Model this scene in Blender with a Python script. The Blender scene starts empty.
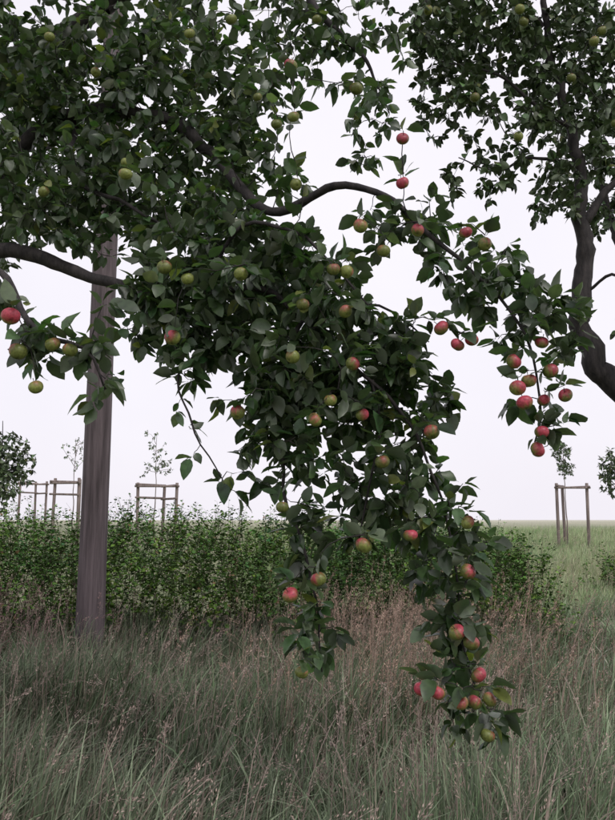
import bpy, math, numpy as np
from mathutils import Vector, Euler
R = np.random.default_rng(11)
scene = bpy.context.scene
C = scene.collection

# ------------------------------------------------------------------ helpers
def norm(a):
    return a / np.maximum(np.linalg.norm(a, axis=-1, keepdims=True), 1e-9)

def wob(x, y, s=1.0, ph=0.0):
    x = np.asarray(x) / s; y = np.asarray(y) / s
    return (np.sin(x*1.3+ph+1.7*np.sin(y*.9+ph)) + np.sin(y*1.7-ph*2+1.3*np.sin(x*1.1+2)) +
            .6*np.sin(x*3.1+y*2.3+ph) + .4*np.sin(x*5.3-y*4.1+ph*3)) / 3.0

def gz(x, y):
    x = np.asarray(x, float); y = np.asarray(y, float)
    t = np.clip((y-8)/55.0, 0, 1)
    h = 1.5*(1-(1-t)**2.0)
    t2 = np.clip((np.abs(y)-1)/3, 0, 1)
    h = h + .05*wob(x, y, 1.7)*t2*np.clip(1-(np.abs(y)/80), 0, 1)
    return h

def link(ob, parent=None):
    C.objects.link(ob)
    if parent: ob.parent = parent
    return ob

def empty(name, loc=(0, 0, 0)):
    e = bpy.data.objects.new(name, None); e.empty_display_size = .2
    C.objects.link(e)
    return e

def mesh_raw(name, verts, loops, starts, mat, col=None, smooth=True, parent=None):
    me = bpy.data.meshes.new(name)
    verts = np.asarray(verts, np.float32).reshape(-1, 3)
    me.vertices.add(len(verts)); me.vertices.foreach_set('co', verts.ravel())
    me.loops.add(len(loops)); me.loops.foreach_set('vertex_index', np.asarray(loops, np.int32))
    me.polygons.add(len(starts)); me.polygons.foreach_set('loop_start', np.asarray(starts, np.int32))
    me.polygons.foreach_set('use_smooth', np.full(len(starts), smooth))
    me.update(calc_edges=True); me.validate()
    if col is not None:
        a = me.attributes.new('Col', 'FLOAT_COLOR', 'POINT')
        c = np.ones((len(verts), 4), np.float32); c[:, :3] = col.reshape(-1, 3)
        a.data.foreach_set('color', c.ravel())
    me.materials.append(mat)
    return link(bpy.data.objects.new(name, me), parent)

def mesh_many(name, V, faces, col, mat, smooth=True, parent=None):
    N, k, _ = V.shape
    fl = np.concatenate([np.array(f) for f in faces]); ln = np.array([len(f) for f in faces])
    st = np.concatenate([[0], np.cumsum(ln)[:-1]])
    loops = (fl[None, :] + (np.arange(N)*k)[:, None]).ravel()
    starts = (st[None, :] + (np.arange(N)*len(fl))[:, None]).ravel()
    if col.ndim == 2: col = np.repeat(col[:, None, :], k, axis=1)
    return mesh_raw(name, V, loops, starts, mat, col, smooth, parent)

# ------------------------------------------------------------------ materials
def newmat(name):
    m = bpy.data.materials.new(name); m.use_nodes = True
    nt = m.node_tree; nt.nodes.clear()
    return m, nt, nt.nodes, nt.links

def leaf_mat(name, back=(.13, .155, .115), trans=.22, rough=.42, spec=.5, nscale=40, backmix=.6):
    m, nt, n, l = newmat(name)
    out = n.new('ShaderNodeOutputMaterial')
    at = n.new('ShaderNodeAttribute'); at.attribute_name = 'Col'
    geo = n.new('ShaderNodeNewGeometry')
    noi = n.new('ShaderNodeTexNoise'); noi.inputs['Scale'].default_value = nscale; noi.inputs['Detail'].default_value = 3
    tc = n.new('ShaderNodeTexCoord'); l.new(tc.outputs['Object'], noi.inputs['Vector'])
    mr = n.new('ShaderNodeMapRange'); mr.inputs['From Min'].default_value = .3; mr.inputs['From Max'].default_value = .7
    mr.inputs['To Min'].default_value = .7; mr.inputs['To Max'].default_value = 1.3
    l.new(noi.outputs['Fac'], mr.inputs['Value'])
    mul = n.new('ShaderNodeVectorMath'); mul.operation = 'SCALE'
    l.new(at.outputs['Color'], mul.inputs[0]); l.new(mr.outputs['Result'], mul.inputs['Scale'])
    mx = n.new('ShaderNodeMix'); mx.data_type = 'RGBA'
    fm = n.new('ShaderNodeMath'); fm.operation = 'MULTIPLY'; fm.inputs[1].default_value = backmix
    l.new(geo.outputs['Backfacing'], fm.inputs[0]); l.new(fm.outputs[0], mx.inputs['Factor'])
    l.new(mul.outputs[0], mx.inputs['A']); mx.inputs['B'].default_value = (*back, 1)
    p = n.new('ShaderNodeBsdfPrincipled'); p.inputs['Roughness'].default_value = rough
    p.inputs['Specular IOR Level'].default_value = spec
    l.new(mx.outputs['Result'], p.inputs['Base Color'])
    if trans <= 0:
        l.new(p.outputs[0], out.inputs[0]); return m
    t = n.new('ShaderNodeBsdfTranslucent')
    tcg = n.new('ShaderNodeVectorMath'); tcg.operation = 'MULTIPLY'; tcg.inputs[1].default_value = (1.7, 2.2, .8)
    l.new(mul.outputs[0], tcg.inputs[0]); l.new(tcg.outputs[0], t.inputs['Color'])
    ms = n.new('ShaderNodeMixShader'); ms.inputs[0].default_value = trans
    l.new(p.outputs[0], ms.inputs[1]); l.new(t.outputs[0], ms.inputs[2]); l.new(ms.outputs[0], out.inputs[0])
    return m

def bark_mat(name, c1, c2, scale=18, stretch=(1, 1, .35), bump=.5, rough=.85):
    m, nt, n, l = newmat(name)
    out = n.new('ShaderNodeOutputMaterial'); p = n.new('ShaderNodeBsdfPrincipled')
    p.inputs['Roughness'].default_value = rough
    tc = n.new('ShaderNodeTexCoord'); mp = n.new('ShaderNodeMapping'); mp.inputs['Scale'].default_value = stretch
    l.new(tc.outputs['Object'], mp.inputs['Vector'])
    noi = n.new('ShaderNodeTexNoise'); noi.inputs['Scale'].default_value = scale; noi.inputs['Detail'].default_value = 8
    noi.inputs['Roughness'].default_value = .65
    l.new(mp.outputs[0], noi.inputs['Vector'])
    cr = n.new('ShaderNodeValToRGB'); cr.color_ramp.elements[0].position = .35; cr.color_ramp.elements[1].position = .68
    cr.color_ramp.elements[0].color = (*c1, 1); cr.color_ramp.elements[1].color = (*c2, 1)
    l.new(noi.outputs['Fac'], cr.inputs[0]); l.new(cr.outputs[0], p.inputs['Base Color'])
    b = n.new('ShaderNodeBump'); b.inputs['Strength'].default_value = bump; b.inputs['Distance'].default_value = .01
    l.new(noi.outputs['Fac'], b.inputs['Height']); l.new(b.outputs[0], p.inputs['Normal'])
    l.new(p.outputs[0], out.inputs[0])
    return m

M_leaf = leaf_mat('apple_leaf', rough=.38, spec=.6, trans=.25)
M_leaf2 = leaf_mat('apple_leaf_far', trans=0, rough=.5, back=(.10, .135, .075))
M_hedge = leaf_mat('hedge_leaf', back=(.11, .18, .05), trans=0, rough=.6, spec=.2, nscale=6, backmix=.35)
M_grass = leaf_mat('grass_blade', back=(.15, .16, .11), trans=0, rough=.6, spec=.3, nscale=3, backmix=.15)
M_bark = bark_mat('apple_bark', (.012, .010, .011), (.050, .042, .041), scale=30, bump=.9)
M_pole = bark_mat('pole_wood', (.055, .042, .045), (.17, .135, .145), scale=26, stretch=(1, 1, .05), bump=.45, rough=.8)
M_post = bark_mat('post_wood', (.13, .10, .095), (.30, .245, .22), scale=14, stretch=(1, 1, .12), bump=.2)
M_metal = bark_mat('galvanised', (.2, .2, .2), (.35, .35, .36), scale=30, bump=.05, rough=.45)
M_cer = bark_mat('ceramic', (.10, .05, .03), (.13, .07, .04), scale=5, bump=0, rough=.2)

def apple_mat():
    m, nt, n, l = newmat('apple_skin')
    out = n.new('ShaderNodeOutputMaterial'); p = n.new('ShaderNodeBsdfPrincipled')
    p.inputs['Roughness'].default_value = .42; p.inputs['Specular IOR Level'].default_value = .45
    at = n.new('ShaderNodeAttribute'); at.attribute_name = 'Col'
    tc = n.new('ShaderNodeTexCoord')
    noi = n.new('ShaderNodeTexNoise'); noi.inputs['Scale'].default_value = 110; noi.inputs['Detail'].default_value = 5
    l.new(tc.outputs['Object'], noi.inputs['Vector'])
    mr = n.new('ShaderNodeMapRange'); mr.inputs['From Min'].default_value = .3; mr.inputs['From Max'].default_value = .7
    mr.inputs['To Min'].default_value = .65; mr.inputs['To Max'].default_value = 1.3
    l.new(noi.outputs['Fac'], mr.inputs['Value'])
    mul = n.new('ShaderNodeVectorMath'); mul.operation = 'SCALE'
    l.new(at.outputs['Color'], mul.inputs[0]); l.new(mr.outputs['Result'], mul.inputs['Scale'])
    l.new(mul.outputs[0], p.inputs['Base Color']); l.new(p.outputs[0], out.inputs[0])
    return m
M_apple = apple_mat()

def ground_mat():
    m, nt, n, l = newmat('ground_soil_grass')
    out = n.new('ShaderNodeOutputMaterial'); p = n.new('ShaderNodeBsdfPrincipled'); p.inputs['Roughness'].default_value = .95
    tc = n.new('ShaderNodeTexCoord')
    a = n.new('ShaderNodeTexNoise'); a.inputs['Scale'].default_value = .22; a.inputs['Detail'].default_value = 9
    b = n.new('ShaderNodeTexNoise'); b.inputs['Scale'].default_value = 9; b.inputs['Detail'].default_value = 6
    l.new(tc.outputs['Object'], a.inputs['Vector']); l.new(tc.outputs['Object'], b.inputs['Vector'])
    r1 = n.new('ShaderNodeValToRGB'); r1.color_ramp.elements[0].position = .38; r1.color_ramp.elements[1].position = .62
    r1.color_ramp.elements[0].color = (.13, .17, .075, 1); r1.color_ramp.elements[1].color = (.27, .27, .16, 1)
    l.new(a.outputs['Fac'], r1.inputs[0])
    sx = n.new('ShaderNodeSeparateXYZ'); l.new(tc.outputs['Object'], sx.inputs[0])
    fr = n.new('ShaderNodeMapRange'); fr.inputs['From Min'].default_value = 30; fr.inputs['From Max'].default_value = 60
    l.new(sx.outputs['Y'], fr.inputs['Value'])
    mxf = n.new('ShaderNodeMix'); mxf.data_type = 'RGBA'; mxf.inputs['B'].default_value = (.50, .49, .38, 1)  # distance haze put into the colour: far ground fades to a pale tone
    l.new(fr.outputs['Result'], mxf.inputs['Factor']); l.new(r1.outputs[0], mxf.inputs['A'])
    mr = n.new('ShaderNodeMapRange'); mr.inputs['To Min'].default_value = .6; mr.inputs['To Max'].default_value = 1.35
    l.new(b.outputs['Fac'], mr.inputs['Value'])
    mul = n.new('ShaderNodeVectorMath'); mul.operation = 'SCALE'
    l.new(mxf.outputs['Result'], mul.inputs[0]); l.new(mr.outputs['Result'], mul.inputs['Scale'])
    l.new(mul.outputs[0], p.inputs['Base Color'])
    bp = n.new('ShaderNodeBump'); bp.inputs['Distance'].default_value = .1; l.new(b.outputs['Fac'], bp.inputs['Height'])
    l.new(bp.outputs[0], p.inputs['Normal']); l.new(p.outputs[0], out.inputs[0])
    return m
M_ground = ground_mat()

# ------------------------------------------------------------------ ground
def axis(lo, mid, hi, near):
    far1 = mid + near + np.geomspace(.6, hi-mid-near, 40)
    far0 = mid - near - np.geomspace(.6, mid-near-lo, 40)
    return np.concatenate([far0[::-1], np.linspace(mid-near, mid+near, 120), far1])
xs = axis(-700, 0, 700, 16); ys = axis(-200, 12, 900, 18)
X, Y = np.meshgrid(xs, ys); Z = gz(X, Y)
nx, ny = len(xs), len(ys)
idx = np.arange(nx*ny).reshape(ny, nx)
q = np.stack([idx[:-1, :-1], idx[:-1, 1:], idx[1:, 1:], idx[1:, :-1]], -1).reshape(-1, 4)
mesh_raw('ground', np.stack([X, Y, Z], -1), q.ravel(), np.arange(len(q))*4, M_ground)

# ------------------------------------------------------------------ leaves
LS = [(0, .03), (.14, .05), (.25, .62), (.44, 1.0), (.66, .93), (.86, .50)]
def leaf_template_full():
    T = []; F = []
    for i, (s, w) in enumerate(LS):
        T += [(s, -w, 0), (s, 0, 0), (s, w, 0)]
        if i:
            a = (i-1)*3; b = i*3
            F += [(a, a+1, b+1, b), (a+1, a+2, b+2, b+1)]
    T.append((1, 0, 0)); k = len(T)-1; a = (len(LS)-1)*3
    F += [(a, a+1, k), (a+1, a+2, k)]
    return np.array(T, float), F
TF, FF = leaf_template_full()
TS = np.array([(0, 0, 0), (.45, -1, 0), (.45, 0, 0), (.45, 1, 0), (1, 0, 0)], float)
FS = [(0, 2, 1), (0, 3, 2), (1, 2, 4), (2, 3, 4)]

def build_leaves(name, P, D, Nn, L, W, col, mat, full=True, parent=None, curl=.25, fold=.35):
    N = len(P)
    T, F = (TF, FF) if full else (TS, FS)
    D = norm(D); S = norm(np.cross(D, Nn)); U = np.cross(S, D)
    s = T[None, :, 0]; t = T[None, :, 1]
    cu = (curl*R.uniform(-.3, 1.8, (N, 1))); fo = fold*R.uniform(.1, 1.6, (N, 1))
    tw = R.normal(0, .35, (N, 1))
    L_ = L[:, None]; W_ = W[:, None]*.5
    wave = .03*np.sin(s*9 + R.uniform(0, 6, (N, 1)))*np.abs(t)
    h = -cu*L_*s**2 + fo*W_*np.abs(t) + tw*W_*t*s + wave*L_
    V = P[:, None, :] + (s*L_)[..., None]*D[:, None, :] + (t*W_)[..., None]*S[:, None, :] + h[..., None]*U[:, None, :]
    return mesh_many(name, V, F, col, mat, True, parent)

def leaf_cols(N, base=(.034, .062, .022), var=.35, pale=.13, yellow=.04):
    c = np.array(base)[None, :]*np.exp(R.normal(0, var, (N, 1)))
    c = c*(1+R.normal(0, .08, (N, 3)))
    m = R.random(N) < pale; c[m] = np.array((.12, .155, .095))*R.uniform(.6, 1.4, (m.sum(), 1))
    m = R.random(N) < yellow; c[m] = np.array((.12, .14, .035))*R.uniform(.7, 1.3, (m.sum(), 1))
    return np.clip(c, .004, .5)

# ------------------------------------------------------------------ tree skeleton
def spline(pts, step):
    pts = np.array(pts, float)
    if len(pts) < 3:
        n = max(2, int(np.linalg.norm(pts[1]-pts[0])/step)); t = np.linspace(0, 1, n+1)[:, None]
        return pts[0]*(1-t)+pts[1]*t, np.linspace(0, 1, n+1)
    P = np.vstack([2*pts[0]-pts[1], pts, 2*pts[-1]-pts[-2]]); out = []; par = []
    m = len(pts)-1
    for i in range(m):
        p0, p1, p2, p3 = P[i:i+4]
        n = max(2, int(np.linalg.norm(p2-p1)/step))
        for t in np.arange(n)/n:
            out.append(.5*((2*p1)+(-p0+p2)*t+(2*p0-5*p1+4*p2-p3)*t*t+(-p0+3*p1-3*p2+p3)*t**3)); par.append((i+t)/m)
    out.append(pts[-1]); par.append(1)
    return np.array(out), np.array(par)

class Tree:
    def __init__(s):
        s.nodes = []; s.chains = []; s.leafP = []; s.leafD = []; s.leafS = []
    def limb(s, pts, r0, r1, step=.05, jit=.007, pw=1.0):
        p, t = spline(pts, step)
        j = R.normal(0, jit*1.6, p.shape)
        for _ in range(2): j = (j+np.roll(j, 1, 0)+np.roll(j, -1, 0))/2.4
        j[0] = 0
        p = p+j
        r = r1+(r0-r1)*(1-t)**pw
        r = r*(1+.05*R.normal(size=len(r)))
        s.chains.append((p, r)); s.nodes.append(p)
    def grow(s, targets, rt=.0035, leaves=True, spacing=.03, lsize=1.0, bare=.2, droop=.1, rosette=5, skip_first=None, kmax=14):
        nd = np.vstack(s.nodes)
        if skip_first is not None: nd = nd[skip_first:]
        T = np.array(targets, float); n = len(T)
        d = np.full(n, 1e9); near = np.zeros((n, 3))
        def upd(new):
            for a in range(0, len(new), 64):
                bl = new[a:a+64]
                dd = np.linalg.norm(T[:, None, :]-bl[None], axis=2)
                k = dd.argmin(1); m = dd[np.arange(n), k]
                b = m < d; d[b] = m[b]; near[b] = bl[k[b]]
        upd(nd); done = np.zeros(n, bool)
        for _ in range(n):
            i = int(np.where(done, 1e9, d).argmin()); done[i] = True
            A = near[i].copy(); B = T[i]; D = d[i]
            if D < .015: continue
            m = max(3, int(D/.05)); t = np.linspace(0, 1, m+1)[:, None]
            p = A*(1-t)+B*t
            side = R.normal(0, 1, 3)*.10*D
            p = p+np.sin(np.pi*t)*side+np.array([0, 0, 1])*np.sin(np.pi*t)*droop*D*R.uniform(.2, 1.6)
            p[1:-1] += R.normal(0, .005, p[1:-1].shape)
            ra = rt*(1+1.4*min(D, 1)); r = ra+(rt*.5-ra)*t[:, 0]
            s.chains.append((p, r)); upd(p[1:])
            if leaves:
                k = int(min(kmax, max(2, D*(1-bare)/spacing)))
                tt = R.uniform(bare, 1, k)
                ii = np.minimum((tt*m).astype(int), m-1); fr = tt*m-ii
                pos = p[ii]*(1-fr[:, None])+p[ii+1]*fr[:, None]
                tan = norm(p[ii+1]-p[ii])
                dr = norm(tan*.35+R.normal(0, .75, (k, 3))+np.array([0, 0, -.22]))
                s.leafP.append(pos); s.leafD.append(dr); s.leafS.append(R.uniform(.6, 1.15, k)*lsize)
                q = rosette
                tan = norm(p[-1]-p[-2])
                dr = norm(tan*.5+R.normal(0, .7, (q, 3))+np.array([0, 0, -.15]))
                s.leafP.append(np.repeat(p[-1][None], q, 0)+R.normal(0, .008, (q, 3))); s.leafD.append(dr)
                s.leafS.append(R.uniform(.55, 1.2, q)*lsize)
    def wood(s, name, mat, parent, sides_big=10, sides_small=4):
        V = []; Lp = []; St = []; off = 0; lo = 0
        for p, r in s.chains:
            k = sides_big if r[0] > .012 else (6 if r[0] > .007 else sides_small)
            tan = np.gradient(p, axis=0); tan = norm(tan)
            ref = np.array([0., 0, 1]) if abs(tan[0][2]) < .8 else np.array([1., 0, 0])
            a = norm(np.cross(tan, ref)); b = np.cross(tan, a)
            an = np.linspace(0, 2*np.pi, k, endpoint=False)
            ring = p[:, None]+r[:, None, None]*(np.cos(an)[None, :, None]*a[:, None]+np.sin(an)[None, :, None]*b[:, None])
            m = len(p); V.append(ring.reshape(-1, 3))
            i0 = np.arange(m-1)[:, None]*k+np.arange(k)[None]; i1 = np.arange(m-1)[:, None]*k+(np.arange(k)[None]+1) % k
            f = np.stack([i0, i1, i1+k, i0+k], -1).reshape(-1, 4)+off
            Lp.append(f.ravel()); St.append(np.arange(len(f))*4+lo); lo += f.size
            cap = np.arange(k)+off+(m-1)*k; Lp.append(cap); St.append(np.array([lo])); lo += k
            off += m*k
        return mesh_raw(name, np.vstack(V), np.concatenate(Lp), np.concatenate(St), mat, None, True, parent)
    def foliage(s, name, mat, parent, L=.078, W=.043, full=True, avoid=None, base=(.034, .062, .022), **k):
        P = np.vstack(s.leafP); D = np.vstack(s.leafD); S = np.concatenate(s.leafS)
        if avoid is not None and len(avoid):
            keep = np.ones(len(P), bool)
            for f in (.15, .4, .65, .9):
                c = P+D*(L*f*S)[:, None]
                for a in avoid: keep &= np.linalg.norm(c-a, axis=1) > .041
            P, D, S = P[keep], D[keep], S[keep]
        N = len(P)
        D = norm(D+np.array([0, 0, -.12]))
        Nn = norm(np.array([0, 0, 1.0])+R.normal(0, .55, (N, 3)))
        build_leaves(name, P, D, Nn, L*S, W*S*R.uniform(.8, 1.15, N), leaf_cols(N, base, **k), mat, full, parent)

def clump_targets(clumps, dens):
    out = []
    for c in clumps:
        cx, cy, cz, rx, ry, rz = c[:6]; f = c[6] if len(c) > 6 else 1
        n = max(2, int(4.19*rx*ry*rz*dens*f))
        v = norm(R.normal(size=(n, 3)))*(R.random((n, 1))**(1/2.4))
        out.append(np.array([cx, cy, cz])+v*np.array([rx, ry, rz]))
    return np.vstack(out)

def build_apples(name, pos, redness, rad, parent):
    nu, nv = 28, 14
    th = np.linspace(0, np.pi, nv+1); V0 = []
    ph = np.linspace(0, 2*np.pi, nu, endpoint=False)
    for a in th:
        rr = np.sin(a)*(1+.05*np.cos(a)); z = np.cos(a)*.90
        z = z-.30*np.exp(-(rr/.28)**2)*(1 if a < np.pi/2 else 0)+.18*np.exp(-(rr/.25)**2)*(0 if a < np.pi/2 else 1)
        for p in ph: V0.append((rr*np.cos(p), rr*np.sin(p), z))
    V0 = np.array(V0); F = []
    for i in range(nv):
        for j in range(nu):
            a = i*nu+j; b = i*nu+(j+1) % nu; F.append((a, a+nu, b+nu, b))
    nb = len(V0)
    st = []
    for (z, r, dx) in ((.45, .05, 0), (.85, .045, .06), (1.35, .06, .16)):
        for p in np.linspace(0, 2*np.pi, 5, endpoint=False): st.append((dx+r*np.cos(p), r*np.sin(p), z))
    for i in range(2):
        for j in range(5):
            a = nb+i*5+j; b = nb+i*5+(j+1) % 5; F.append((a, b, b+5, a+5))
    V0 = np.vstack([V0, np.array(st)]); k0 = len(V0)
    cal = []
    for p in np.linspace(0, 2*np.pi, 5, endpoint=False):
        c, s_ = np.cos(p), np.sin(p)
        k = k0+len(cal); cal += [(.10*c-.06*s_, .10*s_+.06*c, -.72), (.10*c+.06*s_, .10*s_-.06*c, -.72), (.16*c, .16*s_, -.90)]
        F.append((k, k+1, k+2))
    V0 = np.vstack([V0, np.array(cal)])
    N = len(pos)
    VV = np.zeros((N, len(V0), 3)); CC = np.zeros((N, len(V0), 3))
    for i in range(N):
        e = np.array(Euler((R.normal(0, .4), R.normal(0, .4), R.uniform(0, 6.28))).to_matrix())
        sc = np.array([1, R.uniform(.92, 1.05), R.uniform(.88, 1.03)])*rad[i]
        VV[i] = (V0*sc)@e.T+pos[i]
        d = norm(np.array([[R.normal(.1, .6), R.normal(-.5, .4), .6]]))[0]
        n = norm(V0)@e.T
        phi = np.arctan2(V0[:, 1], V0[:, 0])
        streak = R.normal(0, .16, nu); strk = np.zeros(len(V0)); strk[:nb] = np.tile(streak, nv+1)
        g = n@d+.10*np.sin(3*phi+i)+strk+R.normal(0, .05, len(V0))
        b = np.clip((g+redness[i]*1.55-.75)*.85, 0, 1)[:, None]
        green = np.array([.19, .22, .055])*R.uniform(.6, 1.1); red = np.array([.42, .055, .085])*R.uniform(.65, 1.1)
        b = b*b*(3-2*b)
        CC[i] = green*(1-b)+red*b
        CC[i, nb:] = (.05, .04, .02)
    mesh_many(name, VV, F, CC, M_apple, True, parent)

# ================================================================== apple tree (left, trunk out of view)
at = empty('apple_tree')
T = Tree()
T.limb([(-3.35, 4.7, -.1), (-3.3, 4.6, .8), (-3.12, 4.5, 1.7), (-2.9, 4.35, 2.45)], .19, .13, jit=.01)
L1 = [(-2.95, 4.4, 2.3), (-2.35, 4.05, 2.95), (-1.62, 3.8, 2.99), (-1.2, 3.7, 2.86), (-.88, 3.6, 2.74), (-.52, 3.5, 2.68), (-.2, 3.4, 2.66), (.06, 3.3, 2.42), (.28, 3.2, 2.2), (.50, 3.15, 1.86), (.6, 3.12, 1.45), (.62, 3.1, 1.1), (.68, 3.08, .88)]
T.limb(L1, .062, .004, pw=2.4)
T.limb([(-.02, 3.32, 2.5), (-.15, 3.3, 2.1), (-.10, 3.28, 1.75), (-.02, 3.22, 1.45), (.03, 3.18, 1.15), (.07, 3.15, .98)], .012, .003)
T.limb([(-.66, 3.5, 2.68), (-.60, 3.4, 2.35), (-.56, 3.3, 2.15), (-.50, 3.3, 1.98), (-.40, 3.3, 1.82), (-.34, 3.3, 1.74)], .007, .002, jit=.008)
L2 = [(-2.9, 4.35, 2.4), (-2.2, 4.35, 3.3), (-1.6, 4.2, 3.9), (-1.15, 4.1, 3.98), (-.72, 3.95, 3.80), (-.42, 3.7, 3.4), (-.18, 3.5, 3.1), (.11, 3.3, 3.13), (.35, 3.2, 3.05), (.53, 3.1, 2.82), (.73, 3.05, 2.60), (.91, 3.02, 2.36), (.95, 3.0, 2.1), (.92, 3.0, 1.9)]
T.limb(L2, .066, .004, pw=1.9)
T.limb([(-2.9, 4.35, 2.5), (-2.3, 4.5, 3.9), (-1.3, 4.4, 4.9), (-.3, 4.2, 5.1), (.1, 4.0, 4.5), (.35, 3.95, 4.15), (.45, 3.9, 3.85)], .10, .004, pw=1.6)
T.limb([(-2.1, 4.1, 3.0), (-1.6, 3.3, 2.85), (-1.2, 2.8, 2.55), (-.98, 2.65, 2.28), (-.8, 2.62, 2.2), (-.72, 2.6, 2.05)], .022, .003)
T.limb([(-2.95, 4.4, 2.4), (-3.6, 4.7, 3.5), (-4.2, 5.0, 4.4), (-4.6, 5.1, 5.2)], .09, .01)
T.limb([(-2.9, 4.4, 2.45), (-2.9, 5.2, 3.6), (-2.4, 6.0, 4.6), (-1.8, 6.4, 5.4)], .08, .01)
T.limb([(-3.0, 4.35, 2.4), (-3.3, 3.4, 3.4), (-3.2, 2.5, 4.0), (-2.8, 1.8, 4.2)], .07, .01)
T.limb([(-1.3, 4.4, 4.85), (-.6, 4.5, 5.5), (.2, 4.4, 5.9)], .04, .008)
T.limb([(-.5, 3.5, 2.70), (-.3, 3.3, 2.95), (.0, 3.25, 2.85), (.2, 3.2, 2.6), (.3, 3.15, 2.45)], .012, .003)
T.limb([(-1.4, 4.2, 3.95), (-1.3, 3.9, 3.5), (-.9, 3.7, 3.2), (-.6, 3.6, 3.0)], .02, .004)
T.limb([(.0, 3.3, 2.48), (.25, 3.3, 2.55), (.42, 3.25, 2.48), (.52, 3.2, 2.36)], .009, .003)
T.limb([(.28, 3.2, 2.2), (.30, 3.15, 1.9), (.24, 3.12, 1.65), (.22, 3.1, 1.5)], .008, .003)

cl_near = [
 (-.40, 3.5, 2.76, .42, .40, .34), (.00, 3.4, 2.74, .26, .32, .26, .9), (.12, 3.35, 2.32, .38, .30, .34, 1.0),
 (-.42, 3.4, 2.38, .26, .25, .18, 1.0), (-.18, 3.35, 2.25, .26, .25, .26, 1.0),
 (-.16, 3.3, 1.95, .16, .20, .26, 1.2), (.36, 3.25, 2.12, .28, .24, .28, 1.0), (.10, 3.25, 1.9, .2, .2, .22, .9), (.40, 3.18, 1.76, .28, .20, .20, 1.1),
 (-.02, 3.25, 1.52, .14, .14, .24, 1.2), (.03, 3.18, 1.16, .13, .12, .22, 1.1), (.25, 3.15, 1.58, .20, .12, .13, 1.2),
 (.58, 3.14, 1.46, .20, .18, .24, 1.0), (.60, 3.1, 1.08, .17, .15, .24, 1.1), (.67, 3.08, .84, .14, .11, .11, 1.3),
 (.80, 3.08, 2.60, .26, .18, .17, 1.1), (.97, 3.05, 2.42, .19, .15, .22, 1.1), (.95, 3.02, 2.08, .10, .1, .20, 1.1),
 (.42, 3.25, 2.95, .22, .18, .15, .8), (.58, 3.18, 2.80, .18, .15, .14, .9), (-.74, 3.5, 2.6, .20, .25, .20, 1.0),
 (-.98, 2.65, 2.22, .14, .13, .12, 1.3), (-.74, 2.62, 2.18, .11, .1, .19, 1.3), (-1.15, 2.8, 2.4, .12, .15, .1, .8),
 (.46, 3.25, 2.40, .10, .15, .20, .8)]
cl_up = [
 (-1.45, 4.1, 4.24, .5, .5, .45, .8), (-.75, 4.1, 4.24, .5, .5, .45, .8), (-1.40, 4.0, 3.50, .45, .5, .30), (-.75, 4.0, 3.52, .5, .5, .36),
 (-.36, 3.9, 3.95, .25, .4, .38, .7), (-.04, 4.0, 4.45, .32, .4, .28, .6), (.35, 3.95, 4.25, .25, .3, .33, .5), (-.95, 3.9, 3.85, .5, .4, .3, .3),
 (.38, 3.85, 3.74, .25, .25, .24, .5), (-1.2, 3.8, 3.15, .45, .35, .18, .8), (-1.9, 4.0, 3.5, .4, .6, .5, .5), (-.55, 3.7, 3.1, .35, .35, .22, .8), (-.2, 3.6, 3.35, .25, .25, .2, .5)]
cl_out = [(-.9, 4.3, 5.2, 1.0, .8, .5), (-.0, 4.3, 5.4, .6, .6, .5), (-2.4, 4.3, 4.6, .7, .9, .7), (-3.6, 4.6, 3.9, .8, .9, .8), (-4.4, 5, 4.9, .7, .8, .6),
 (-2.3, 5.8, 4.7, .8, .8, .8), (-3.1, 2.8, 3.7, .6, .9, .6), (-3.0, 4.4, 5.4, 1.1, 1.1, .5)]

A3 = [(.406,3.21,.9),(.402,3.01,1),(.461,2.80,.9),(.662,2.79,.9),(-.073,3.55,.6),(-.554,2.34,.7),(.184,2.23,.7),(.222,2.02,.8),(-.283,2.03,.7),
 (.406,1.54,.8),(.634,1.59,.8),(.628,1.40,.65),(.58,1.17,.7),(.658,1.01,.8),(.438,.96,.9),(-.066,1.31,.6),(.221,1.50,.45),(.157,2.45,.35),(.222,2.82,.4),
 (.841,2.24,1),(.853,2.13,.85),(.879,2.07,.8),(.943,1.95,1),(.923,1.88,.85),(.959,2.32,.9),(1.046,2.10,.8),(.673,2.33,.9),(.614,2.31,.8),(.633,1.13,.6),(.498,.945,.5),
 (-.595,2.64,.15),(-.498,2.59,.2),(-.771,3.05,.1),(.108,2.63,.3),(.162,2.62,.2),(.317,2.71,.15),(.550,2.38,.8),(-.061,2.26,.15),(-.10,1.65,.15),(.043,1.37,.45),
 (-.023,1.02,.25),(.639,.91,.5),(.696,.92,.4),(.585,.91,.45),(.684,.79,.15),(.956,2.08,.7),(.741,2.74,.2),(-.277,2.61,.1),(.211,3.44,.15),(.093,2.08,.2),(-.06,3.31,.15),
 (-.02,2.48,.2),(.03,2.0,.3),(.30,1.83,.2),(.5,1.95,.4),(.90,2.16,.6),(.99,2.2,.5)]
ap = []; red = []
for x, z, r in A3:
    f = R.uniform(.965, .995)
    ap.append((x*f, 3*f, 1.6+(z-1.6)*f)); red.append(r)
for x, z, r in [(-1.031,2.30,1),(-.998,2.175,.4),(-.93,2.05,.2),(-.88,2.20,.15),(-.82,2.18,.2)]:
    ap.append((x, 2.53, z)); red.append(r)
for c in [(-1.1,3.6,3.9),(-.6,3.5,4.05),(-.25,3.5,3.7),(-1.3,3.5,3.2),(-.15,3.4,3.5),(-.9,3.5,3.35),(.05,3.6,4.2),(-1.35,3.6,4.1),(-.05,3.1,3.05),(-.4,3.6,4.2)]:
    ap.append(c); red.append(.1)
ap = np.array(ap); red = np.array(red); rad = R.uniform(.0265, .033, len(ap))
rad[red < .3] *= .94

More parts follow.
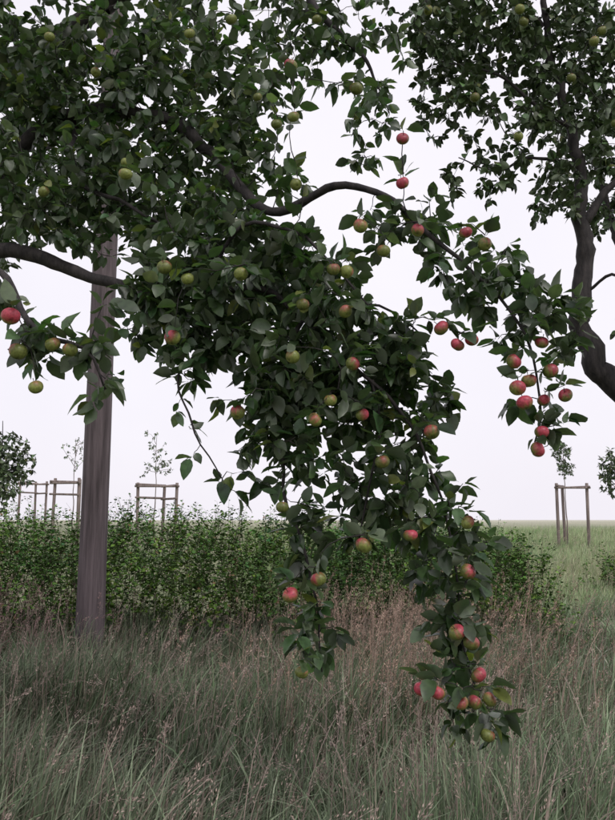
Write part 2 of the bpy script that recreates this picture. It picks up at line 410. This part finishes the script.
tg = np.vstack([clump_targets(cl_near, 840), ap+np.array([0.005, .01, .043])])
T.grow(tg, rt=.0022, spacing=.026, skip_first=60, rosette=5)
T.grow(clump_targets(cl_up, 480), rt=.0026, spacing=.028, lsize=.95, droop=.05, skip_first=60)
T.grow(clump_targets(cl_out, 70), rt=.004, spacing=.028, lsize=1.1, droop=.05, skip_first=10, rosette=7)
T.grow(np.array([(-.60, 3.38, 2.10), (-.52, 3.33, 2.02), (-.50, 3.28, 1.88), (-.38, 3.3, 1.76), (-.30, 3.3, 1.70)]), rt=.002, rosette=3, kmax=2, skip_first=60)
T.wood('trunk_and_branches', M_bark, at)
T.foliage('leaves', M_leaf, at, L=.093, W=.049, avoid=ap, base=(.038, .068, .026))
build_apples('apples', ap, red, rad, at)

# ================================================================== second apple tree (right, further)
at2 = empty('apple_tree.001')
T = Tree()
T.limb([(3.5, 5.7, -.1), (3.4, 5.65, .7), (3.15, 5.6, 1.5), (2.8, 5.5, 2.1), (2.45, 5.5, 2.45), (2.16, 5.5, 2.75), (2.08, 5.5, 3.05), (2.11, 5.5, 3.5), (2.12, 5.5, 3.95), (2.09, 5.5, 4.4), (2.02, 5.5, 4.85), (1.9, 5.5, 5.4), (1.85, 5.5, 6.1)], .150, .02, jit=.013, pw=1.15)
T.limb([(2.12, 5.5, 3.85), (2.3, 5.5, 4.1), (2.6, 5.6, 4.5), (2.9, 5.8, 5.2)], .04, .01)
T.limb([(2.06, 5.5, 4.65), (1.7, 5.4, 4.85), (1.35, 5.3, 5.0), (.95, 5.2, 5.05)], .02, .004)
T.limb([(2.1, 5.5, 4.3), (1.75, 5.4, 4.35), (1.4, 5.3, 4.2), (1.1, 5.2, 4.25)], .016, .004)
T.limb([(2.9, 5.55, 1.9), (3.5, 5.9, 2.8), (4.0, 6.2, 4.0), (4.2, 6.4, 5.2)], .11, .02)
T.limb([(2.9, 5.55, 1.9), (3.0, 6.2, 3.0), (2.9, 6.8, 4.4), (2.8, 7.0, 5.4)], .08, .02)
T.limb([(1.88, 5.5, 5.5), (1.4, 5.4, 5.9), (.8, 5.3, 6.0)], .03, .008)
T.limb([(2.10, 5.5, 3.3), (2.25, 5.35, 3.4), (2.4, 5.3, 3.25), (2.5, 5.3, 3.0)], .014, .004)
c2 = [(1.30, 5.4, 5.40, .55, .5, .35), (2.0, 5.5, 5.25, .5, .5, .4), (1.15, 5.3, 4.75, .35, .4, .3, .8), (1.70, 5.4, 4.5, .4, .4, .33, .7), (2.35, 5.5, 4.75, .35, .4, .45, .8),
      (2.38, 5.6, 4.1, .25, .3, .35, .9), (1.30, 5.3, 4.15, .3, .3, .2, .8), (2.36, 5.3, 3.12, .20, .15, .34, 1.3), (1.85, 5.4, 4.0, .22, .3, .22, .7), (2.1, 5.3, 4.25, .2, .2, .25, .6), (.95, 5.2, 5.2, .3, .4, .3, .8)]
c2o = [(1.2, 5.4, 6.0, .8, .8, .5), (2.4, 5.6, 6.2, .9, .9, .7), (3.3, 5.9, 5.0, .7, .9, .9), (4.1, 6.3, 4.6, .7, .8, 1.0), (2.9, 6.9, 5.0, .8, .7, .8), (3.4, 5.8, 3.6, .5, .6, .5)]
T.grow(clump_targets(c2, 330), rt=.003, spacing=.028, skip_first=100, rosette=6)
T.grow(clump_targets(c2o, 60), rt=.004, spacing=.028, skip_first=60, rosette=8)
ap2 = np.array([(1.52, 4.9, 5.22), (1.56, 4.95, 5.16), (2.10, 4.9, 5.05), (2.04, 4.9, 4.97), (.87, 4.95, 5.25), (1.2, 5.0, 4.6), (1.9, 5.0, 4.75), (1.5, 5.0, 4.3), (2.2, 5.0, 4.4)])
T.grow(ap2+np.array([0, 0, .05]), rt=.003, spacing=.03, skip_first=100)
T.wood('trunk_and_branches', M_bark, at2)
T.foliage('leaves', M_leaf2, at2, L=.085, W=.05, avoid=ap2, base=(.048, .088, .026), pale=.06)
build_apples('apples', ap2, np.full(len(ap2), .05), np.full(len(ap2), .036), at2)

# ================================================================== young trees, bushes
def small_tree(name, x, y, top, cz, cr, dens, base=(.11, .15, .08), L=.08, trunk_r=.025, lean=0, rt=.004, parts=7, lz=1.0, bark=None):
    g = float(gz(x, y)); e = empty(name)
    t = Tree()
    t.limb([(x, y, g-.1), (x+lean*.4, y, g+(top-g)*.4), (x+lean, y, top-.15)], trunk_r, .006, step=.12, jit=.01)
    cls = []
    for k in range(parts):
        a = R.uniform(0, 6.28); rr = cr*R.uniform(.2, .65)
        px_, py_, pz = x+lean*.7+rr*np.cos(a), y+rr*np.sin(a), cz+R.uniform(-1, 1)*cr*.8*lz
        s0 = cz-cr*lz*.9
        t.limb([(x+lean*.5, y, min(pz-.1, s0+.2*k*cr)), (px_, py_, pz)], trunk_r*.4, .004, step=.1, jit=.01)
        s = cr*R.uniform(.35, .55); cls.append((px_, py_, pz, s, s, s*.85*lz))
    t.grow(clump_targets(cls, dens), rt=rt, spacing=.05, skip_first=10, rosette=5)
    t.wood('stem_and_branches', bark or M_post, e, 7, 3)
    t.foliage('leaves', M_leaf2, e, L=L, W=L*.55, full=False, base=base)
small_tree('young_tree', -4.85, 24, 4.55, 3.75, .8, 45, parts=9, L=.09, base=(.14, .19, .11))  # pale leaf base stands in for distance haze, next tree too
small_tree('young_tree.001', -7.6, 24.5, 4.4, 3.8, .7, 28, parts=8, L=.09, base=(.14, .19, .11))
small_tree('young_tree.002', 8.2, 24, 4.0, 3.5, .55, 260, parts=9, L=.10, base=(.09, .135, .06))
small_tree('roadside_tree', -5.75, 14, 3.6, 2.6, .8, 150, parts=13, L=.12, trunk_r=.05, base=(.07, .11, .045), bark=M_bark)
small_tree('roadside_tree.001', 6.75, 16, 3.5, 2.4, .75, 150, parts=12, L=.11, trunk_r=.05, base=(.08, .12, .05), bark=M_bark)

# ================================================================== leaf volume shrubs (hedge)
def shoots(name, n, fx, fy, ftop, per=26, L=.055, base=(.085, .175, .032), parent=None, length=(.35, .75), lean=.25):
    x = fx(n); y = fy(n, x); g = gz(x, y); top = ftop(x, y)
    ln = R.uniform(*length, n)
    z0 = g + np.maximum(0, (top-ln))*R.random(n)**.6
    ln = np.minimum(ln, np.maximum(.15, g+top-z0))
    d = norm(np.stack([R.normal(0, lean, n), R.normal(-.08, lean, n), np.ones(n)], -1))
    bend = R.normal(0, .18, (n, 2))
    k = 5; s = np.linspace(0, 1, k)
    Pc = np.stack([x, y, z0], -1)[:, None]+d[:, None]*(ln[:, None]*s[None])[..., None]
    Pc[..., 0] += bend[:, 0:1]*ln[:, None]*s**2; Pc[..., 1] += bend[:, 1:2]*ln[:, None]*s**2
    tri = np.array([(np.cos(a), np.sin(a), 0) for a in (0, 2.09, 4.18)])
    V = Pc[:, :, None, :]+tri[None, None]*(.004*(1-.7*s))[None, :, None, None]
    F = []
    for i in range(k-1):
        for j in range(3): F.append((i*3+j, i*3+(j+1) % 3, i*3+3+(j+1) % 3, i*3+3+j))
    e = parent
    mesh_many('stems', V.reshape(n, k*3, 3), F, np.tile((.06, .055, .03), (n, 1)), M_grass, True, e)
    m = n*per; ii = np.repeat(np.arange(n), per); t = R.uniform(.1, 1, m)
    kk = np.minimum((t*(k-1)).astype(int), k-2); fr = (t*(k-1)-kk)[:, None]
    P = Pc[ii, kk]*(1-fr)+Pc[ii, kk+1]*fr
    a = R.uniform(0, 6.28, m)
    D = norm(np.stack([np.cos(a), np.sin(a), R.uniform(-.3, .8, m)], -1))
    P = P+D*.02
    Nn = norm(np.array([0, 0, 1.])+R.normal(0, .4, (m, 3)))
    sz = L*R.uniform(.6, 1.3, m)*(1.1-.5*t)
    shade = np.exp(R.normal(0, .30, n))[ii, None]
    hue = (R.normal(0, .10, n)+.14*wob(x, y, .7, 9))[ii, None]
    col = np.array(base)[None]*shade*np.exp(R.normal(0, .2, (m, 1)))*np.concatenate([1+hue*1.6, 1+hue*.6, 1-hue], 1)
    br = R.random(m) < .02; col[br] = (.2, .13, .06)
    build_leaves('leaves', P, D, Nn, sz, sz*.58, np.clip(col, .005, .4), M_hedge, False, e)

hd = empty('hedge')
def htop(x, y): return 1.74+.17*wob(x, y, .8)+.12*wob(x, y, .25, 2)-.45*np.clip((x-1.2)/1.8, 0, 1)-.7*np.clip((9.3-y)/.8, 0, 1)*(.6+.5*wob(x, 0, .5, 3))
shoots('hedge', 3800, lambda n: R.uniform(-10, 2.9, n), lambda n, x: 8.5+2.1*R.random(n)**.9+.35*wob(x, 0, .9), htop, parent=hd, L=.070, per=23, lean=.32)
sh = empty('shrub')
shoots('shrub', 520, lambda n: R.normal(6.5, .5, n), lambda n, x: R.normal(14, .4, n), lambda x, y: 1.05-.5*((x-6.55)/1.0)**2+.0*x, parent=sh, L=.08)

# ================================================================== grass
def grass(n, xf, yf, hf, wid, colf, lean=.5, segs=5, stalk=False, chaos=.9):
    y = yf(n); x = xf(n, y); g = gz(x, y); H = hf(x, y)*R.uniform(.5, 1.2, n)
    s = np.linspace(0, 1, segs+1)
    ang = 2.1*wob(x, y, .7, 1)+R.normal(0, chaos, n)+.3
    hd = np.stack([np.cos(ang), np.sin(ang)*.8], -1)
    b = np.clip(np.abs(R.normal(lean, .34, n))+.34*wob(x, y, .45, 4), .03, 1.5)
    th = b[:, None]*1.5*s[None]**1.3
    dl = 1/segs
    up = np.cumsum(np.cos(th), 1)*dl-np.cos(th[:, :1])*dl; out = np.cumsum(np.sin(th), 1)*dl-np.sin(th[:, :1])*dl
    P = np.zeros((n, segs+1, 3))
    P[..., 0] = x[:, None]+hd[:, 0:1]*out*H[:, None]; P[..., 1] = y[:, None]+hd[:, 1:2]*out*H[:, None]
    P[..., 2] = g[:, None]-.02+up*H[:, None]
    fa = ang+R.normal(np.pi/2, .5, n); sd = np.stack([np.cos(fa), np.sin(fa), R.normal(0, .15, n)], -1)
    w = wid*R.uniform(.5, 1.5, n)
    prof = (1-s**2.2)*.5+.03 if not stalk else np.full(segs+1, .5)
    off = sd[:, None]*(w[:, None]*prof[None])[..., None]
    V = np.stack([P-off, P+off], 2).reshape(n, (segs+1)*2, 3)
    F = [(2*i, 2*i+1, 2*i+3, 2*i+2) for i in range(segs)]
    return V, F, colf(x, y, n), P

def gcol(x, y, n):
    k = np.clip(.45+.6*wob(x, y, 1.1, 3)+R.normal(0, .35, n), 0, 1)[:, None]
    a = np.array([.090, .145, .068]); b = np.array([.21, .255, .165])
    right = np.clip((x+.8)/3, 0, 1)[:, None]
    c = (a*(1-k)+b*k)*np.exp(R.normal(0, .38, (n, 1)))*(.85+.50*right)  # blades darker to the left: tree canopy shade put into the colour
    dry = R.random(n) < (.12+.14*np.clip(wob(x, y, .9, 7), 0, 1))
    c[dry] = np.array([.36, .28, .235])*R.uniform(.5, 1.2, (dry.sum(), 1))
    return np.clip(c, .01, .6)
def fcol(x, y, n):
    k = np.clip(.4+.5*wob(x, y, 3.1, 3)+R.normal(0, .25, n), 0, 1)[:, None]
    a = np.array([.22, .33, .14]); b = np.array([.42, .45, .27])
    return (a*(1-k)+b*k)*np.exp(R.normal(0, .2, (n, 1)))
gr = empty('tall_grass')
hN = lambda x, y: .50+.16*wob(x, y, .7)+.12*wob(x, y, .3, 5)
yf = lambda n: 1.9+8.4*R.random(n)**.85
xf = lambda n, y: R.uniform(-1, 1, n)*(y*.48+1.4)
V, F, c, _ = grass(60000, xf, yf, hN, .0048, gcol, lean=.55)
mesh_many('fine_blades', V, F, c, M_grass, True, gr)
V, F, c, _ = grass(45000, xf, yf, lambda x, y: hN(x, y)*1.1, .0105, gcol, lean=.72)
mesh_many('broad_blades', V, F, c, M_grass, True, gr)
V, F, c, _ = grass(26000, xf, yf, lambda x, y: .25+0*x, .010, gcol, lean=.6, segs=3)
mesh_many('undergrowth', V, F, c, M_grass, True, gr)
V, F, c, _ = grass(55000, lambda n, y: R.uniform(-.15, 1, n)*(y*.5+1.5), lambda n: 9.0+27*R.random(n)**1.3, lambda x, y: .32+.08*wob(x, y, 2), .012, fcol, lean=.45, segs=3)
mesh_many('meadow_blades', V, F, c, M_grass, True, gr)

def seedheads(nm, n, xf, yf, H0, base, lean=.28, spk=22, hl=.16, sz=.016):
    V, F, c, P = grass(n, xf, yf, lambda x, y: H0*(1+.15*wob(x, y, 1.1)), .0026, lambda x, y, n: np.array(base)[None]*R.uniform(.6, 1.1, (n, 1)), lean=lean, segs=6, stalk=True)
    mesh_many(nm+'_stalks', V, F, c, M_grass, True, gr)
    tip = P[:, -1]; dn = norm(P[:, -2]-P[:, -1])
    m = n*spk; ii = np.repeat(np.arange(n), spk); t = R.random(m)
    ll = (hl*R.uniform(.7, 1.3, n))[ii]
    a = R.normal(0, 1, (m, 3)); ax = -dn[ii]
    a = norm(a-np.sum(a*ax, 1)[:, None]*ax)
    sp = .010+.018*R.random(n)[ii]
    pos = tip[ii]+dn[ii]*(t*ll)[:, None]*.9+a*(sp*(.2+np.sin(np.pi*np.clip(t, .05, .95))))[:, None]*.6
    D = norm(ax+a*.5)
    cc = np.array(base)[None]*R.uniform(.6, 1.35, (n, 1))[ii]*R.uniform(.8, 1.2, (m, 1))
    build_leaves(nm+'_seedheads', pos, D, norm(R.normal(0, 1, (m, 3))), np.full(m, sz), np.full(m, sz*.33), cc, M_grass, False, gr)
seedheads('dry_grass', 1100, lambda n, y: R.normal(.8, .7, n), lambda n: R.uniform(4.8, 8.6, n), .96, (.40, .28, .22), sz=.018)
seedheads('dry_grass_l', 450, lambda n, y: R.normal(-3.6, .6, n), lambda n: R.uniform(6.6, 8.6, n), .90, (.32, .20, .19), sz=.018)
seedheads('seed_grass', 2200, xf, lambda n: 2.6+6.0*R.random(n), .76, (.38, .29, .25), lean=.5, sz=.015)
seedheads('meadow_seed', 1200, lambda n, y: R.uniform(.1, 1, n)*(y*.5+1), lambda n: R.uniform(9, 22, n), .65, (.46, .41, .28), spk=12, sz=.022)

# ================================================================== pole
def lathe(name, prof, mat, loc, parent, seg=24, axis='Z'):
    an = np.linspace(0, 2*np.pi, seg, endpoint=False); V = []
    for z, r in prof:
        for a in an:
            V.append((r*np.cos(a), r*np.sin(a), z) if axis == 'Z' else (z, r*np.cos(a), r*np.sin(a)))
    V = np.array(V)+np.array(loc); Lp = []; St = []; lo = 0
    for i in range(len(prof)-1):
        for j in range(seg):
            f = [i*seg+j, i*seg+(j+1) % seg, (i+1)*seg+(j+1) % seg, (i+1)*seg+j]; Lp += f; St.append(lo); lo += 4
    f = [(len(prof)-1)*seg+j for j in range(seg)]; Lp += f; St.append(lo); lo += seg
    f = [j for j in range(seg)][::-1]; Lp += f; St.append(lo)
    return mesh_raw(name, V, Lp, St, mat, None, True, parent)
pe = empty('utility_pole')
px0, py0 = -2.25, 8.0
prof = [(z, .148-.0042*z+.0015*math.sin(z*3)) for z in np.linspace(-.2, 9.0, 30)]+[(9.03, .09), (9.06, .02)]
lathe('shaft', prof, M_pole, (px0, py0, 0), pe, 28)
lathe('crossarm', [(-.75, .045), (-.74, .05), (.74, .05), (.75, .045)], M_metal, (px0, py0-.14, 8.6), pe, 8, 'X')
for i, dx in enumerate((-.65, -.25, .25, .65)):
    lathe('insulator_%d' % (i+1), [(0, .015), (.05, .015), (.06, .05), (.10, .055), (.11, .035), (.14, .045), (.18, .02), (.19, .005)], M_cer, (px0+dx, py0-.14, 8.65), pe, 12)

# ================================================================== tree support frames
def rod(p, q, r, seg=10):
    p = np.array(p, float); q = np.array(q, float); d = norm(q-p)
    ref = np.array([0., 0, 1]) if abs(d[2]) < .8 else np.array([1., 0, 0]); a = norm(np.cross(d, ref)); b = np.cross(d, a)
    L = np.linalg.norm(q-p); rings = [(0, r*.85), (.015, r), (L-.015, r*.97), (L, r*.8)]
    V = []; an = np.linspace(0, 2*np.pi, seg, endpoint=False)
    for t, rr in rings:
        for x in an: V.append(p+d*t+rr*(np.cos(x)*a+np.sin(x)*b))
    return np.array(V)
def frame(name, x, y, w=1.1, h=2.05, rot=0.0, low=True):
    e = empty(name); seg = 10
    F = []
    for i in range(3):
        for j in range(seg): F.append((i*seg+j, i*seg+(j+1) % seg, (i+1)*seg+(j+1) % seg, (i+1)*seg+j))
    F.append(tuple(range(seg))[::-1]); F.append(tuple(range(3*seg, 4*seg)))
    def pt(u, v, z):
        c, s = math.cos(rot), math.sin(rot); X_, Y_ = x+u*c-v*s, y+u*s+v*c
        return (X_, Y_, z)
    g = float(gz(x, y)); a = w/2
    posts = [(-a, -a*.6), (a, -a*.6), (0.1, a*.9)]
    rods = []
    for k, (u, v) in enumerate(posts):
        rods.append(('post_%d' % (k+1), rod(pt(u, v, g-.2), pt(u+R.normal(0, .02), v, g+h+R.normal(0, .03)), .05)))
    for k, (i, j) in enumerate(((0, 1), (1, 2), (2, 0))):
        for q_, hh in enumerate((h-.14,) if not low else (h-.14, h-.55) if k else (h-.14,)):
            (u1, v1), (u2, v2) = posts[i], posts[j]
            du, dv = (u2-u1)*.1, (v2-v1)*.1
            rods.append(('rail_%d%d' % (k+1, q_), rod(pt(u1-du, v1-dv-.085, g+hh+.03*k), pt(u2+du, v2+dv-.085, g+hh+.03*k), .036)))
    for nm, V in rods:
        mesh_many(nm, V[None], F, np.array([[.2, .15, .12]]), M_post, True, e)
frame('tree_support_frame', -4.75, 24, 1.15, 2.05, .1)
frame('tree_support_frame.001', -7.7, 24.5, .9, 2.15, -.2)
frame('tree_support_frame.002', -12.0, 33, 1.1, 2.2, .3)
frame('tree_support_frame.003', 8.25, 24, 1.0, 2.0, .15, low=False)

# ================================================================== world / light / camera
w = bpy.data.worlds.new('World'); scene.world = w; w.use_nodes = True
nt = w.node_tree; n = nt.nodes; l = nt.links; n.clear()
out = n.new('ShaderNodeOutputWorld')
sky = n.new('ShaderNodeTexSky'); sky.sky_type = 'NISHITA'; sky.sun_disc = False
sky.sun_elevation = math.radians(48); sky.sun_rotation = math.radians(145)
sky.dust_density = 4; sky.ozone_density = 1
bg = n.new('ShaderNodeBackground'); bg.inputs[1].default_value = .08; l.new(sky.outputs[0], bg.inputs[0])
tc = n.new('ShaderNodeTexCoord'); noi = n.new('ShaderNodeTexNoise'); noi.inputs['Scale'].default_value = 1.6; noi.inputs['Detail'].default_value = 5
l.new(tc.outputs['Generated'], noi.inputs['Vector'])
cr = n.new('ShaderNodeValToRGB'); cr.color_ramp.elements[0].position = .3; cr.color_ramp.elements[1].position = .7
cr.color_ramp.elements[0].color = (.97, .93, 1.02, 1); cr.color_ramp.elements[1].color = (1.10, 1.06, 1.13, 1)
l.new(noi.outputs['Fac'], cr.inputs[0])
bg2 = n.new('ShaderNodeBackground'); bg2.inputs[1].default_value = 1.0; l.new(cr.outputs[0], bg2.inputs[0])
ms = n.new('ShaderNodeMixShader'); ms.inputs[0].default_value = .88
l.new(bg.outputs[0], ms.inputs[1]); l.new(bg2.outputs[0], ms.inputs[2]); l.new(ms.outputs[0], out.inputs[0])

sl = bpy.data.lights.new('sun', 'SUN'); sl.energy = 1.2; sl.angle = math.radians(20); sl.color = (1, .96, .92)
so = bpy.data.objects.new('sun', sl); C.objects.link(so)
el, rot = math.radians(48), math.radians(145)
dirv = Vector((math.sin(rot)*math.cos(el), math.cos(rot)*math.cos(el), math.sin(el)))
so.rotation_euler = dirv.to_track_quat('Z', 'Y').to_euler()

cam = bpy.data.cameras.new('camera'); co = bpy.data.objects.new('camera', cam); C.objects.link(co)
co.location = (0, 0, 1.6); co.rotation_euler = (math.radians(90+8.34), 0, 0)
cam.sensor_fit = 'VERTICAL'; cam.sensor_height = 24; cam.lens = 24*750/820; cam.clip_end = 3000; cam.clip_start = .05
scene.camera = co
scene.view_settings.view_transform = 'Standard'; scene.view_settings.look = 'None'; scene.view_settings.exposure = 0
